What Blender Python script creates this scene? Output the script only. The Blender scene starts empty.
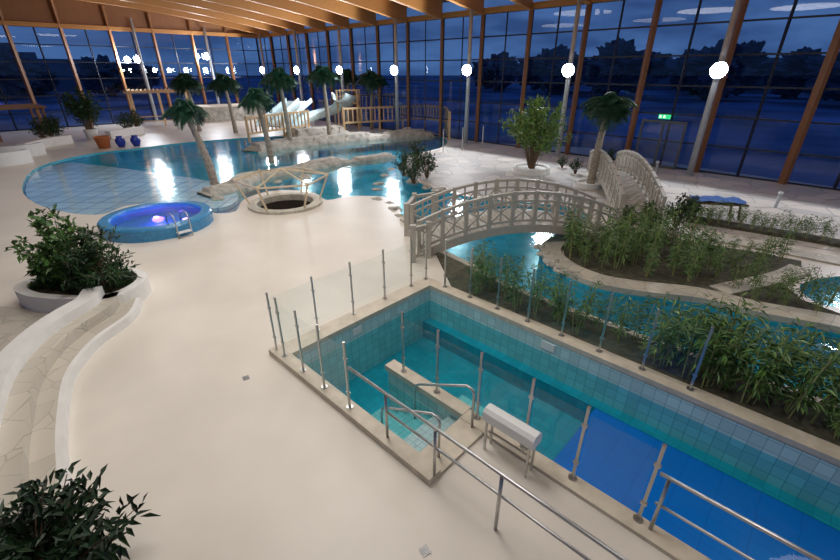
import bpy, bmesh, math, random
from mathutils import Vector, Matrix, noise, geometry
random.seed(7)
SC=bpy.context.scene; COL=SC.collection
SC.view_settings.view_transform='Standard'
CAMH=5.0
# survey helper: camera calibration -> position on the horizontal plane z
def G(x,y,z=0.0):
    t=2348.0*(1-z/5.0)/(y-70.0)
    return Vector(((x-420)/420.0*t, t*(1.1925-.0010648*y), z))
def G2(x,y): 
    p=G(x,y); return (p.x,p.y)

# ---------------- materials ----------------
def newmat(name):
    m=bpy.data.materials.new(name); m.use_nodes=True
    nt=m.node_tree; 
    return m,nt,nt.nodes,nt.links,nt.nodes['Principled BSDF']
def mat(name,c,rough=.5,metal=0,nscale=4,namt=.12,bump=0,spec=.5,emis=None,es=0,c2=None):
    m,nt,N,L,P=newmat(name)
    tc=N.new('ShaderNodeTexCoord'); nz=N.new('ShaderNodeTexNoise'); nz.inputs['Scale'].default_value=nscale; nz.inputs['Detail'].default_value=5
    L.new(tc.outputs['Object'],nz.inputs['Vector'])
    rp=N.new('ShaderNodeValToRGB')
    a=[max(0,x*(1-namt)) for x in c]; b=[min(1,x*(1+namt)) for x in (c2 or c)]
    rp.color_ramp.elements[0].position=.3; rp.color_ramp.elements[1].position=.7
    rp.color_ramp.elements[0].color=(*a,1); rp.color_ramp.elements[1].color=(*b,1)
    L.new(nz.outputs['Fac'],rp.inputs['Fac']); L.new(rp.outputs['Color'],P.inputs['Base Color'])
    P.inputs['Roughness'].default_value=rough; P.inputs['Metallic'].default_value=metal
    P.inputs['Specular IOR Level'].default_value=spec
    if bump:
        bp=N.new('ShaderNodeBump'); bp.inputs['Strength'].default_value=bump; bp.inputs['Distance'].default_value=.05
        L.new(nz.outputs['Fac'],bp.inputs['Height']); L.new(bp.outputs['Normal'],P.inputs['Normal'])
    if emis:
        P.inputs['Emission Color'].default_value=(*emis,1); P.inputs['Emission Strength'].default_value=es
    return m
def tilemat(name,c,grout,size=.2,w=.05,rough=.25,var=.1):
    m,nt,N,L,P=newmat(name)
    tc=N.new('ShaderNodeTexCoord')
    sp=N.new('ShaderNodeSeparateXYZ'); L.new(tc.outputs['Object'],sp.inputs[0])
    sn=N.new('ShaderNodeSeparateXYZ'); L.new(tc.outputs['Normal'],sn.inputs[0])
    def mth(op,a,b=None):
        n=N.new('ShaderNodeMath'); n.operation=op
        for i,x in enumerate((a,b)):
            if x is None: continue
            if isinstance(x,(int,float)): n.inputs[i].default_value=x
            else: L.new(x,n.inputs[i])
        return n.outputs[0]
    acc=None; 
    for i in range(3):
        q=mth('ADD',mth('DIVIDE',sp.outputs[i],size),.37)
        fr=mth('FRACT',q); ln=mth('LESS_THAN',fr,w)
        mk=mth('LESS_THAN',mth('ABSOLUTE',sn.outputs[i]),.6)
        k=mth('MULTIPLY',ln,mk)
        acc=k if acc is None else mth('MAXIMUM',acc,k)
    sc=N.new('ShaderNodeVectorMath'); sc.operation='SCALE'; sc.inputs['Scale'].default_value=1/size
    L.new(tc.outputs['Object'],sc.inputs[0])
    fl=N.new('ShaderNodeVectorMath'); fl.operation='ADD'; fl.inputs[1].default_value=(.37,.37,.37); L.new(sc.outputs[0],fl.inputs[0])
    f2=N.new('ShaderNodeVectorMath'); f2.operation='FLOOR'; L.new(fl.outputs[0],f2.inputs[0])
    wn=N.new('ShaderNodeTexWhiteNoise'); L.new(f2.outputs[0],wn.inputs['Vector'])
    mr=N.new('ShaderNodeMapRange'); mr.inputs['To Min'].default_value=1-var; mr.inputs['To Max'].default_value=1+var; L.new(wn.outputs['Value'],mr.inputs['Value'])
    vm=N.new('ShaderNodeVectorMath'); vm.operation='SCALE'; vm.inputs[0].default_value=c; L.new(mr.outputs[0],vm.inputs['Scale'])
    mx=N.new('ShaderNodeMix'); mx.data_type='RGBA'; L.new(acc,mx.inputs[0]); L.new(vm.outputs[0],mx.inputs[6]); mx.inputs[7].default_value=(*grout,1)
    L.new(mx.outputs[2],P.inputs['Base Color']); P.inputs['Roughness'].default_value=rough
    return m
def flagmat(name,c1,c2,grout,scale=1.6,rough=.55,jw=.03):
    m,nt,N,L,P=newmat(name)
    tc=N.new('ShaderNodeTexCoord')
    v=N.new('ShaderNodeTexVoronoi'); v.feature='DISTANCE_TO_EDGE'; v.inputs['Scale'].default_value=scale
    v2=N.new('ShaderNodeTexVoronoi'); v2.inputs['Scale'].default_value=scale
    for q in (v,v2): L.new(tc.outputs['Object'],q.inputs['Vector'])
    mx=N.new('ShaderNodeMix'); mx.data_type='RGBA'; sep=N.new('ShaderNodeSeparateColor'); L.new(v2.outputs['Color'],sep.inputs[0])
    L.new(sep.outputs[0],mx.inputs[0]); mx.inputs[6].default_value=(*c1,1); mx.inputs[7].default_value=(*c2,1)
    ls=N.new('ShaderNodeMath'); ls.operation='LESS_THAN'; ls.inputs[1].default_value=jw; L.new(v.outputs['Distance'],ls.inputs[0])
    m2=N.new('ShaderNodeMix'); m2.data_type='RGBA'; L.new(ls.outputs[0],m2.inputs[0]); L.new(mx.outputs[2],m2.inputs[6]); m2.inputs[7].default_value=(*grout,1)
    L.new(m2.outputs[2],P.inputs['Base Color']); P.inputs['Roughness'].default_value=rough
    return m
def glassmat(name,tint,f0=.04,fs=.9,rough=.02,bump=0,bscale=3,power=5,gcol=(1,1,1)):
    m,nt,N,L,P=newmat(name); N.remove(P)
    out=N['Material Output']; tr=N.new('ShaderNodeBsdfTransparent'); tr.inputs[0].default_value=(*tint,1)
    gl=N.new('ShaderNodeBsdfGlossy'); gl.inputs['Roughness'].default_value=rough; gl.inputs['Color'].default_value=(*gcol,1)
    lw=N.new('ShaderNodeLayerWeight'); lw.inputs['Blend'].default_value=.5
    pw=N.new('ShaderNodeMath'); pw.operation='POWER'; pw.inputs[1].default_value=power; L.new(lw.outputs['Facing'],pw.inputs[0])
    mu=N.new('ShaderNodeMath'); mu.operation='MULTIPLY_ADD'; mu.inputs[1].default_value=fs; mu.inputs[2].default_value=f0; mu.use_clamp=True
    L.new(pw.outputs[0],mu.inputs[0]); mx=N.new('ShaderNodeMixShader')
    L.new(mu.outputs[0],mx.inputs[0]); L.new(tr.outputs[0],mx.inputs[1]); L.new(gl.outputs[0],mx.inputs[2]); L.new(mx.outputs[0],out.inputs[0])
    tc=N.new('ShaderNodeTexCoord'); nz=N.new('ShaderNodeTexNoise'); nz.inputs['Scale'].default_value=bscale; nz.inputs['Detail'].default_value=3
    L.new(tc.outputs['Object'],nz.inputs['Vector'])
    if bump:
        bp=N.new('ShaderNodeBump'); bp.inputs['Strength'].default_value=bump; bp.inputs['Distance'].default_value=.03
        L.new(nz.outputs['Fac'],bp.inputs['Height']); L.new(bp.outputs['Normal'],gl.inputs['Normal']); L.new(bp.outputs['Normal'],lw.inputs['Normal'])
    return m
def leafmat(name,c1,c2,rough=.45):
    m,nt,N,L,P=newmat(name)
    g=N.new('ShaderNodeNewGeometry'); mx=N.new('ShaderNodeMix'); mx.data_type='RGBA'
    L.new(g.outputs['Random Per Island'],mx.inputs[0]); mx.inputs[6].default_value=(*c1,1); mx.inputs[7].default_value=(*c2,1)
    L.new(mx.outputs[2],P.inputs['Base Color']); P.inputs['Roughness'].default_value=rough
    return m
def woodmat(name,c1,c2,scale=(1,1,8),rough=.5):
    m,nt,N,L,P=newmat(name)
    tc=N.new('ShaderNodeTexCoord'); mp=N.new('ShaderNodeMapping'); mp.inputs['Scale'].default_value=scale
    nz=N.new('ShaderNodeTexNoise'); nz.inputs['Scale'].default_value=2; nz.inputs['Detail'].default_value=6
    L.new(tc.outputs['Object'],mp.inputs[0]); L.new(mp.outputs[0],nz.inputs['Vector'])
    mx=N.new('ShaderNodeMix'); mx.data_type='RGBA'; L.new(nz.outputs['Fac'],mx.inputs[0]); mx.inputs[6].default_value=(*c1,1); mx.inputs[7].default_value=(*c2,1)
    L.new(mx.outputs[2],P.inputs['Base Color']); P.inputs['Roughness'].default_value=rough
    return m
M_DECK=mat('deck_screed',(.69,.635,.56),.38,nscale=.5,namt=.05,c2=(.74,.685,.61),spec=.4)
M_FLAG=flagmat('flagstone',(.64,.59,.53),(.44,.43,.41),(.34,.33,.32),1.0,jw=.02)
M_FLAG2=flagmat('flagstone_bank',(.58,.53,.43),(.44,.41,.35),(.30,.28,.24),2.6,jw=.018)
M_STEP=flagmat('bench_stone',(.58,.53,.45),(.50,.46,.39),(.41,.38,.32),2.2,jw=.014)
M_PLASTER=mat('white_plaster',(.78,.77,.74),.6,nscale=3,namt=.05)
M_COPE=mat('sandstone_coping',(.62,.55,.44),.5,nscale=5,namt=.12)
M_TILE=tilemat('aqua_tiles',(.48,.70,.72),(.26,.45,.49),.2,.06)
M_TILEFLOOR=tilemat('turquoise_tiles',(.02,.35,.46),(.015,.27,.38),.2,.06)
M_STAIR=tilemat('stair_tiles',(.40,.58,.60),(.26,.38,.40),.1,.08)
M_BLUE=tilemat('blue_panel',(.006,.20,.74),(.005,.165,.63),.5,.03,var=.03)
M_BEACH=tilemat('beach_mosaic',(.88,.80,.92),(.36,.40,.66),.9,.07,var=.08)
M_POOL=tilemat('pool_lining',(.04,.42,.56),(.03,.34,.48),.5,.05)
M_SPA=tilemat('spa_mosaic',(.05,.26,.50),(.04,.21,.42),.12,.1,var=.12)
M_WATER=glassmat('water',(.70,.93,.96),.03,.75,.09,.45,2.2,power=4)
M_WATER2=glassmat('still_water',(.55,.90,.92),.02,.7,.02,.06,2.5)
M_GLASS=glassmat('barrier_glass',(.92,.96,.955),.04,.55,.01,power=4)
M_WIN=glassmat('window_glass',(.80,.88,.97),.035,.9,.012,power=4)
M_STEEL=mat('brushed_steel',(.50,.50,.49),.3,.9,nscale=20,namt=.05)
M_POLE=mat('painted_column',(.50,.54,.58),.4,.2,nscale=5,namt=.05)
M_FRAME=mat('dark_frame',(.03,.035,.055),.4,.3,nscale=5,namt=.1)
M_GLULAM=woodmat('glulam',(.44,.19,.05),(.60,.29,.09),(1,1,10))
M_CEIL=woodmat('ceiling_boards',(.24,.10,.035),(.35,.16,.06),(1,6,1))
M_POSTW=woodmat('post_wood',(.20,.085,.035),(.31,.14,.06),(6,6,1))
M_BRIDGE=woodmat('bleached_wood',(.38,.35,.30),(.52,.49,.43),(3,3,3))
M_WOOD=woodmat('honey_wood',(.58,.38,.19),(.76,.54,.31),(3,3,3))
M_ROCK=mat('pale_rock',(.34,.32,.28),.85,nscale=2.5,namt=.2,bump=.4,c2=(.48,.45,.39))
M_SOIL=mat('bed_soil',(.07,.065,.04),.9,nscale=8,namt=.5,bump=.5)
M_LEAFD=leafmat('leaf_dark',(.008,.035,.010),(.04,.105,.028))
M_LEAFK=leafmat('leaf_very_dark',(.004,.018,.006),(.018,.05,.016))
M_LEAFM=leafmat('leaf_mid',(.03,.10,.02),(.13,.26,.06))
M_LEAFB=leafmat('leaf_bright',(.07,.19,.03),(.25,.38,.09))
M_BAMB=leafmat('bamboo_leaf',(.04,.125,.03),(.22,.35,.10))
M_FROND=leafmat('frond_green',(.008,.045,.026),(.03,.12,.06))
M_TRUNK=mat('palm_trunk',(.34,.29,.23),.8,nscale=14,namt=.4,bump=.8)
M_BARK=mat('bark',(.16,.10,.06),.8,nscale=14,namt=.3)
M_WHITE=mat('white_plastic',(.78,.79,.78),.35,nscale=3,namt=.03)
M_TERRA=mat('terracotta',(.50,.15,.05),.6,nscale=5,namt=.1)
M_VASE=mat('blue_glaze',(.01,.04,.35),.15,nscale=5,namt=.1)
M_CLOTH=mat('blue_cloth',(.02,.12,.45),.8,nscale=9,namt=.25,bump=.4)
M_SLIDE=mat('slide_fibreglass',(.60,.76,.78),.25,nscale=3,namt=.05)
M_GRATE=mat('drain_metal',(.25,.25,.25),.4,.7,nscale=30,namt=.2)
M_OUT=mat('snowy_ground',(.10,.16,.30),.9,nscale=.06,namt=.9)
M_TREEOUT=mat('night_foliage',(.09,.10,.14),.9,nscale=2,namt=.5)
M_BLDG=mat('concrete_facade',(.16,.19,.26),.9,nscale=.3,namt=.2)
M_LAMP=mat('lamp_lens',(1,1,1),.3,emis=(.88,.94,1),es=40)
M_SPALAMP=mat('violet_lens',(1,1,1),.3,emis=(.35,.12,1),es=22)
M_SIGN=mat('green_sign',(.02,.5,.2),.4,emis=(.05,.8,.3),es=.8)
M_SIGNW=mat('sign_white',(.9,.9,.9),.4,emis=(.8,1,.85),es=1.0)
M_WOODDARK=woodmat('dark_tread_wood',(.08,.05,.03),(.18,.11,.07),(4,1,1))

# ---------------- mesh builder ----------------
class MB:
    def __init__(s): s.v=[]; s.f=[]; s.m=[]
    def add(s,vs,fs,mi=0):
        o=len(s.v); s.v+= [Vector(v) for v in vs]; s.f+=[tuple(i+o for i in f) for f in fs]; s.m+=[mi]*len(fs); return s
    def box(s,c,size,rz=0,mi=0):
        c=Vector(c); hx,hy,hz=[k/2 for k in size]; R=Matrix.Rotation(rz,3,'Z')
        vs=[c+R@Vector((x*hx,y*hy,z*hz)) for z in(-1,1) for x,y in((-1,-1),(1,-1),(1,1),(-1,1))]
        return s.add(vs,[(3,2,1,0),(4,5,6,7),(0,1,5,4),(1,2,6,5),(2,3,7,6),(3,0,4,7)],mi)
    def bx(s,x0,x1,y0,y1,z0,z1,mi=0): return s.box(((x0+x1)/2,(y0+y1)/2,(z0+z1)/2),(x1-x0,y1-y0,z1-z0),0,mi)
    def beam(s,p0,p1,w,h,mi=0):
        p0=Vector(p0);p1=Vector(p1); d=(p1-p0).normalized(); up=Vector((0,0,1))
        if abs(d.z)>.95: up=Vector((0,1,0))
        r=d.cross(up).normalized(); u=r.cross(d)
        vs=[p+r*(a*w/2)+u*(b*h/2) for p in(p0,p1) for a,b in((-1,-1),(1,-1),(1,1),(-1,1))]
        return s.add(vs,[(0,1,2,3),(7,6,5,4),(0,4,5,1),(1,5,6,2),(2,6,7,3),(3,7,4,0)],mi)
    def tube(s,pts,r,n=8,mi=0,cap=True):
        pts=[Vector(p) for p in pts]; rs=r if isinstance(r,(list,tuple)) else [r]*len(pts)
        vs=[];fs=[]; ref=None
        for i,p in enumerate(pts):
            d=(pts[min(i+1,len(pts)-1)]-pts[max(i-1,0)]).normalized()
            if ref is None:
                ref=Vector((1,0,0)) if abs(d.x)<.9 else Vector((0,1,0))
            a=(ref-d*ref.dot(d)).normalized(); b=d.cross(a); ref=a
            for k in range(n):
                t=2*math.pi*k/n; vs.append(p+a*(math.cos(t)*rs[i])+b*(math.sin(t)*rs[i]))
        for i in range(len(pts)-1):
            for k in range(n): fs.append((i*n+k,i*n+(k+1)%n,(i+1)*n+(k+1)%n,(i+1)*n+k))
        if cap: fs.append(tuple(range(n-1,-1,-1))); fs.append(tuple((len(pts)-1)*n+k for k in range(n)))
        return s.add(vs,fs,mi)
    def lathe(s,prof,n=24,c=(0,0,0),mi=0,a0=0,a1=2*math.pi):
        full=abs(a1-a0-2*math.pi)<1e-4; c=Vector(c); vs=[];fs=[]; m=n if full else n+1
        for j in range(m):
            t=a0+(a1-a0)*j/n
            for r,z in prof: vs.append(c+Vector((r*math.cos(t),r*math.sin(t),z)))
        k=len(prof)
        for j in range(n):
            j2=(j+1)%m
            for i in range(k-1): fs.append((j*k+i,j2*k+i,j2*k+i+1,j*k+i+1))
        return s.add(vs,fs,mi)
    def prism(s,poly,z0,z1,mi=0,ms=None,top=True,bot=True,holes=()):
        ms=mi if ms is None else ms
        loops=[[Vector((p[0],p[1],0)) for p in poly]]+[[Vector((p[0],p[1],0)) for p in h] for h in holes]
        tris=geometry.tessellate_polygon(loops); fl=[p for l in loops for p in l]
        def orient(t):
            a,b,c=[fl[i] for i in t]; return t if (b-a).cross(c-a).z>0 else (t[0],t[2],t[1])
        tris=[orient(t) for t in tris]
        if top: s.add([(p.x,p.y,z1) for p in fl],tris,mi)
        if bot: s.add([(p.x,p.y,z0) for p in fl],[tuple(reversed(t)) for t in tris],mi)
        if z1>z0:
            for l in loops:
                k=len(l); s.add([(p.x,p.y,z0) for p in l]+[(p.x,p.y,z1) for p in l],[(i,(i+1)%k,k+(i+1)%k,k+i) for i in range(k)],ms)
        return s
    def ribbon(s,L,R,z0,z1,mi=0,ms=None):
        ms=mi if ms is None else ms; n=len(L)
        vs=[(p[0],p[1],z) for z in(z0,z1) for P in(L,R) for p in P]
        f=[];g=[]
        for i in range(n-1):
            f.append((2*n+i,3*n+i,3*n+i+1,2*n+i+1)); f.append((i,i+1,n+i+1,n+i))
            g.append((i,2*n+i,2*n+i+1,i+1)); g.append((n+i,n+i+1,3*n+i+1,3*n+i))
        g.append((0,n,3*n,2*n)); g.append((n-1,3*n-1,4*n-1,2*n-1))
        o=len(s.v); s.v+=[Vector(v) for v in vs]; s.f+=[tuple(i+o for i in q) for q in f+g]; s.m+=[mi]*len(f)+[ms]*len(g); return s
    def obj(s,name,mats,parent=None,smooth=False,inv=None):
        vs=s.v
        loc=Vector((0,0,0))
        if inv is not None: vs=[inv@v for v in vs]
        elif parent is None:
            xs=[v.x for v in vs];ys=[v.y for v in vs];zs=[v.z for v in vs]
            loc=Vector(((min(xs)+max(xs))/2,(min(ys)+max(ys))/2,min(zs))); vs=[v-loc for v in vs]
        me=bpy.data.meshes.new(name); me.from_pydata([tuple(v) for v in vs],[],s.f)
        if not isinstance(mats,(list,tuple)): mats=[mats]
        for m in mats: me.materials.append(m)
        me.polygons.foreach_set('material_index',s.m)
        if smooth: me.polygons.foreach_set('use_smooth',[True]*len(me.polygons))
        me.update(); o=bpy.data.objects.new(name,me); COL.objects.link(o)
        o.location=loc
        if parent is not None: o.parent=parent
        return o
def tag(o,label,cat,group=None,kind=None):
    o['label']=label; o['category']=cat
    if group: o['group']=group
    if kind: o['kind']=kind
    return o
def struct(o,label,cat): return tag(o,label,cat,kind='structure')
def empty(name,loc,rz,label,cat,group=None):
    o=bpy.data.objects.new(name,None); COL.objects.link(o); o.location=loc; o.rotation_euler=(0,0,rz); o.empty_display_size=.2
    return tag(o,label,cat,group)
def inv_of(loc,rz=0): return (Matrix.Translation(Vector(loc))@Matrix.Rotation(rz,4,'Z')).inverted()
def copy_thing(root,loc,rz,sc,label=None):
    r=root.copy(); COL.objects.link(r); r.location=loc; r.rotation_euler=(0,0,rz)
    r.scale=(sc,sc,sc) if isinstance(sc,(int,float)) else sc
    if label: r['label']=label
    for c in root.children:
        k=c.copy(); COL.objects.link(k); k.parent=r
    return r
def smoothpts(P,n=5,closed=True):
    out=[];N=len(P)
    rng=range(N) if closed else range(N-1)
    for i in rng:
        if closed: p=[Vector(P[(i+j)%N]) for j in(-1,0,1,2)]
        else: p=[Vector(P[min(max(i+j,0),N-1)]) for j in(-1,0,1,2)]
        for k in range(n):
            t=k/n
            out.append(.5*((2*p[1])+(p[2]-p[0])*t+(2*p[0]-5*p[1]+4*p[2]-p[3])*t*t+(3*p[1]-p[0]-3*p[2]+p[3])*t**3))
    if not closed: out.append(Vector(P[-1]))
    return out
def offset_line(P,w):
    out=[]
    for i,p in enumerate(P):
        d=(P[min(i+1,len(P)-1)]-P[max(i-1,0)]).normalized(); out.append(Vector((p.x-d.y*w,p.y+d.x*w)))
    return out

# ---------------- camera ----------------
cd=bpy.data.cameras.new('camera'); cam=bpy.data.objects.new('camera',cd); COL.objects.link(cam)
cam.location=(0,0,CAMH); cam.rotation_euler=(math.radians(90-26.565),0,0); cd.lens=18; cd.sensor_width=36; cd.clip_end=1000
SC.camera=cam

# ---------------- layout frames ----------------
C=Vector((-19.5,58.1)); D=Vector((.7071,-.7071)); NN=Vector((-.7071,-.7071))
def W(k,s,z=0): p=C+D*k+NN*s; return Vector((p.x,p.y,z))
O=Vector((-2.66,6.61)); TH=math.radians(-43.5)
A=Vector((math.cos(TH),math.sin(TH))); B=Vector((-math.sin(TH),math.cos(TH)))
def LP(a,b): p=O+A*a+B*b; return (p.x,p.y)

# ---------------- floor with pools ----------------
near=[(22,188),(35,203),(70,213),(104,214),(125,206),(160,203),(195,206),(215,213),(236,211),(243,200),(265,192),(290,190),(315,193),(327,200),(350,196),(385,197),(398,206),(404,220),(425,232),(440,250),(475,268),(505,285),(550,303),(600,322),(660,345),(720,365),(790,392),(900,430)]
far=[(900,350),(840,333),(760,318),(700,303),(640,296),(590,286),(552,268),(540,250),(560,236),(590,222),(575,208),(520,202),(470,197),(440,190),(418,182),(402,168),(408,156),(440,148),(447,140),(432,134),(395,132),(330,134),(260,137),(190,142),(130,149),(95,153),(60,160),(33,170)]
pool_poly=[tuple(p) for p in smoothpts([G2(*p) for p in near+far],3)]
lap_loc=[(.12,.12),(3.5,.12),(3.5,1.35),(12,1.35),(12,4.1),(.12,4.1)]
lap_poly=[LP(*p) for p in lap_loc]
WC=(-5.6,17.1)
well_poly=[(WC[0]+1.15*math.cos(t*math.pi/12),WC[1]+1.15*math.sin(t*math.pi/12)) for t in range(24)]
side_pool=[tuple(p) for p in smoothpts([G2(*p) for p in [(800,285),(830,277),(880,275),(900,290),(880,305),(840,308),(812,300)]],3)]
outer=[W(-.2,-.2)[:2],W(90,-.2)[:2],W(90,50)[:2],W(-.2,50)[:2]]
f=MB().prism(outer,-.02,0,bot=False,holes=[pool_poly,lap_poly,well_poly,side_pool]).obj('floor',M_DECK)
struct(f,'cream coloured screed pool deck','floor')
def poly_px(L,n=3,sm=True): 
    P=[G2(*p) for p in L]
    return [tuple(p) for p in smoothpts(P,n)] if sm else P
patio=[(430,152),(470,142),(590,148),(700,168),(840,188),(920,198),(920,262),(840,252),(760,240),(700,228),(640,220),(600,214),(575,206),(520,200),(470,195),(442,188),(420,180),(405,167),(410,157)]
o=MB().prism(poly_px(patio,1,False),.0,.012,bot=False).obj('floor',M_FLAG); struct(o,'pale flagstone paving beside the glass wall','floor')
o=MB().prism([(-9.9,8.6),(-7.3,8.3),(-7.0,6.4),(-6.0,4.2),(-5.2,3.0),(-12,3),(-14,8)],.0,.012,bot=False).obj('floor',M_STEP); struct(o,'flagstone paving beside the curved white bench','floor')
# swimming pool
r=empty('swimming_pool',(0,0,0),0,'large free-form leisure pool joining a winding river','pool')
MB().prism(pool_poly,-.9,0,top=False).obj('basin',M_POOL,r)
MB().prism(pool_poly,-.07,-.07,bot=False).obj('water',M_WATER,r)
beach=[(24,187),(36,202),(70,212),(104,213),(125,205),(160,202),(195,205),(225,204),(238,193),(215,180),(150,170),(95,163),(62,161),(35,171)]
MB().prism(poly_px(beach),-.6,-.12).obj('beach_slope',M_BEACH,r)
# stone kerbs
fb=[Vector(G2(*p)) for p in [(900,350),(840,333),(760,318),(700,303),(640,296),(590,286),(552,268),(540,250),(560,236),(590,224)]]
fb=smoothpts(fb,4,False); o=MB().ribbon(fb,offset_line(fb,-.6),0,.14).obj('stone_kerb',M_FLAG2); tag(o,'pale flagstone kerb curving along the river bank','kerb')
nb=smoothpts([Vector(G2(*p)) for p in [(404,220),(425,232),(440,250),(475,268),(505,285),(550,303),(600,322),(660,345),(720,365),(790,392),(900,430)]],4,False)
o=MB().ribbon(nb,offset_line(nb,-.18),0,.1).obj('stone_kerb',M_FLAG2); tag(o,'narrow flagstone kerb beside bamboo bed','kerb')
p2=smoothpts([Vector(G2(*p)) for p in [(655,232),(700,240),(760,250),(840,266),(900,276)]],4,False)
o=MB().ribbon(p2,offset_line(p2,.7),.0,.05).obj('garden_path',M_FLAG2); tag(o,'flagstone garden path between planting beds','path')
p3=smoothpts([Vector(G2(*p)) for p in [(708,290),(740,283),(770,276),(788,268)]],4,False)
o=MB().ribbon(p3,offset_line(p3,-.5),.0,.13).obj('garden_path',M_FLAG2); tag(o,'short flagstone path crossing planting bed','path')
r=empty('side_pool',(0,0,0),0,'small turquoise pool edged by flagstones','pool')
MB().prism(side_pool,-.3,0,top=False).obj('basin',M_POOL,r); MB().prism(side_pool,-.07,-.07,bot=False).obj('water',M_WATER,r)
# soil beds
bed1=[(563,248),(600,232),(650,236),(700,246),(760,256),(800,264),(800,270),(780,285),(800,303),(840,318),(900,330),(900,342),(840,325),(760,308),(700,293),(640,285),(595,276),(566,262)]
o=MB().prism(poly_px(bed1,1,False),0,.1).obj('planting_bed',M_SOIL); tag(o,'dark soil bed inside flagstone river bend','planting bed')
npts=[tuple(p) for p in offset_line(nb,-.2)][8:]
bed2=npts+[LP(9.5,4.45),LP(.6,4.45)]
o=MB().prism(bed2,0,.08).obj('planting_bed',M_SOIL); tag(o,'long dark soil bed beside glass barrier','planting bed')
h1=smoothpts([Vector(G2(*p)) for p in [(685,222),(740,231),(800,241),(860,252)]],4,False)
o=MB().ribbon(h1,offset_line(h1,.6),.0,.12).obj('planting_bed',M_SOIL); tag(o,'narrow soil strip with low hedge plants','planting bed')

# ---------------- therapy (lap) pool ----------------
r=empty('therapy_pool',(O.x,O.y,0),TH,'rectangular tiled therapy pool with steps and raised kerb','pool')
b=MB()
b.prism(lap_loc,-1.35,0,mi=1,ms=0,top=False)
b.bx(.12,12,3.85,4.1,-1.35,-.85,1)
b.obj('basin',[M_TILE,M_TILEFLOOR],r)
b=MB()
b.bx(-.3,3.95,-.12,.12,0,.12); b.bx(-.3,.12,.12,4.42,0,.1); b.bx(.12,12,4.1,4.42,0,.1); b.bx(3.5,12,1.1,1.35,0,.06); b.bx(3.5,3.95,.12,1.1,0,.05)
b.obj('coping',M_COPE,r)
b=MB(); b.bx(1.7,3.5,1.2,1.36,-1.35,-.04,0); b.bx(1.66,3.5,1.16,1.4,-.04,.07,1); b.obj('stair_wall',[M_TILE,M_COPE],r)
b=MB()
for i in range(7): b.bx(3.5-.29*(i+1),3.5-.29*i,.12,1.2,-1.34,-.16*(i+1)+.0)
b.obj('steps',M_STAIR,r)
b=MB(); b.bx(4.7,11.98,1.36,3.84,-1.34,-.85); b.obj('movable_floor',M_BLUE,r)
b=MB(); b.bx(2.5,4.2,2.0,2.5,-1.3,-1.0); b.obj('submerged_bench',M_TILE,r)
MB().prism(lap_loc,-.33,-.33,bot=False).obj('water',M_WATER2,r)
MB().bx(.11,.13,1.6,1.85,-.22,-.06).obj('depth_plate',M_WHITE,r)
MB().bx(3.3,3.6,4.085,4.1,-.24,-.06).obj('depth_plate',M_WHITE,r)

# ---------------- glass barriers ----------------
PH=1.25
def post_mesh():
    b=MB(); b.tube([(0,0,0),(0,0,.012)],.06,12); b.box((0,0,PH/2),(.04,.025,PH)); b.tube([(0,0,PH-.01),(0,0,PH+.015)],.024,10)
    for z in(.3,.95): b.box((0,0,z),(.075,.036,.04))
    return b
pm=None
def barrier(pts,z0,label,name='glass_barrier'):
    global pm
    base=(*pts[0],z0); r=empty(name,base,TH,label,'barrier','glass barriers around the therapy pool'); inv=inv_of(base,TH)
    for i,p in enumerate(pts):
        q=inv@Vector((*p,z0))
        if pm is None:
            o=post_mesh().obj('post',M_STEEL,r); pm=o.data
        else:
            o=bpy.data.objects.new('post',pm); COL.objects.link(o); o.parent=r
        o.location=q
        if i<len(pts)-1:
            q2=inv@Vector((*pts[i+1],z0)); d=(q2-q).normalized(); a=q+d*.04; c=q2-d*.04
            u0=Vector((0,0,.1)); u1=Vector((0,0,1.16))
            MB().add([a+u0,c+u0,c+u1,a+u1],[(0,1,2,3)]).obj('pane',M_GLASS,r)
    return r
barrier([LP(-.2,0),LP(-.2,.95),LP(-.2,1.9),LP(-.2,2.85),LP(-.2,3.75),LP(-.2,4.3)],.1,'clear glass barrier with steel posts on pool end kerb')
barrier([LP(0.45,4.3)]+[LP(.45+.79*i,4.3) for i in range(1,8)],.1,'clear glass barrier with steel posts beside bamboo bed')
barrier([LP(.1,0),LP(.75,0),LP(1.4,0),LP(2.1,0)],.12,'clear glass barrier with steel posts on outer kerb')
barrier([LP(a,1.28) for a in(2.04,2.85,3.7,4.55,5.3,6.15)],.06,'clear glass barrier with steel posts on inner pool edge')

# ---------------- handrails ----------------
def rail_thing(name,loc,label,tubes):
    r=empty(name,(*LP(*loc),0),TH,label,'handrail'); 
    for nm,pts,rad in tubes:
        MB().tube([(p[0]-loc[0],p[1]-loc[1],p[2]) for p in pts],rad,8).obj(nm,M_STEEL,r,smooth=True)
    return r
rail_thing('handrail',(2.2,0),'long stainless steel double handrail on deck beside steps',
 [('top_rail',[(2.16,0,.95),(9,0.02,.95)],.024),('lower_rail',[(3.0,0,.62),(9,.02,.62)],.02),
  ('post',[(3.0,0,0.12),(3.0,0,.95)],.022),('post',[(3.95,-.02,0.12),(3.95,-.02,.95)],.022),('post',[(4.93,0,0),(4.93,0,.95)],.024),('post',[(6.6,0,0),(6.6,0,.95)],.024)])
rail_thing('handrail',(6.3,1.25),'stainless steel double handrail along inner pool edge',
 [('top_rail',[(6.2,1.25,.95),(10,1.25,.95)],.024),('lower_rail',[(6.25,1.25,.5),(10,1.25,.5)],.018)]+[('post',[(a,1.25,.06),(a,1.25,.95)],.022) for a in(6.3,7.6,8.9)])
rail_thing('handrail',(2.6,.3),'stainless stair handrail descending into the pool',
 [('top_rail',[(3.75,.3,.05),(3.75,.3,.70),(3.72,.3,.76),(3.62,.3,.78),(2.66,.3,.26),(2.56,.3,.18),(2.53,.3,.05),(2.53,.3,-.7)],.02)])
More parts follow.
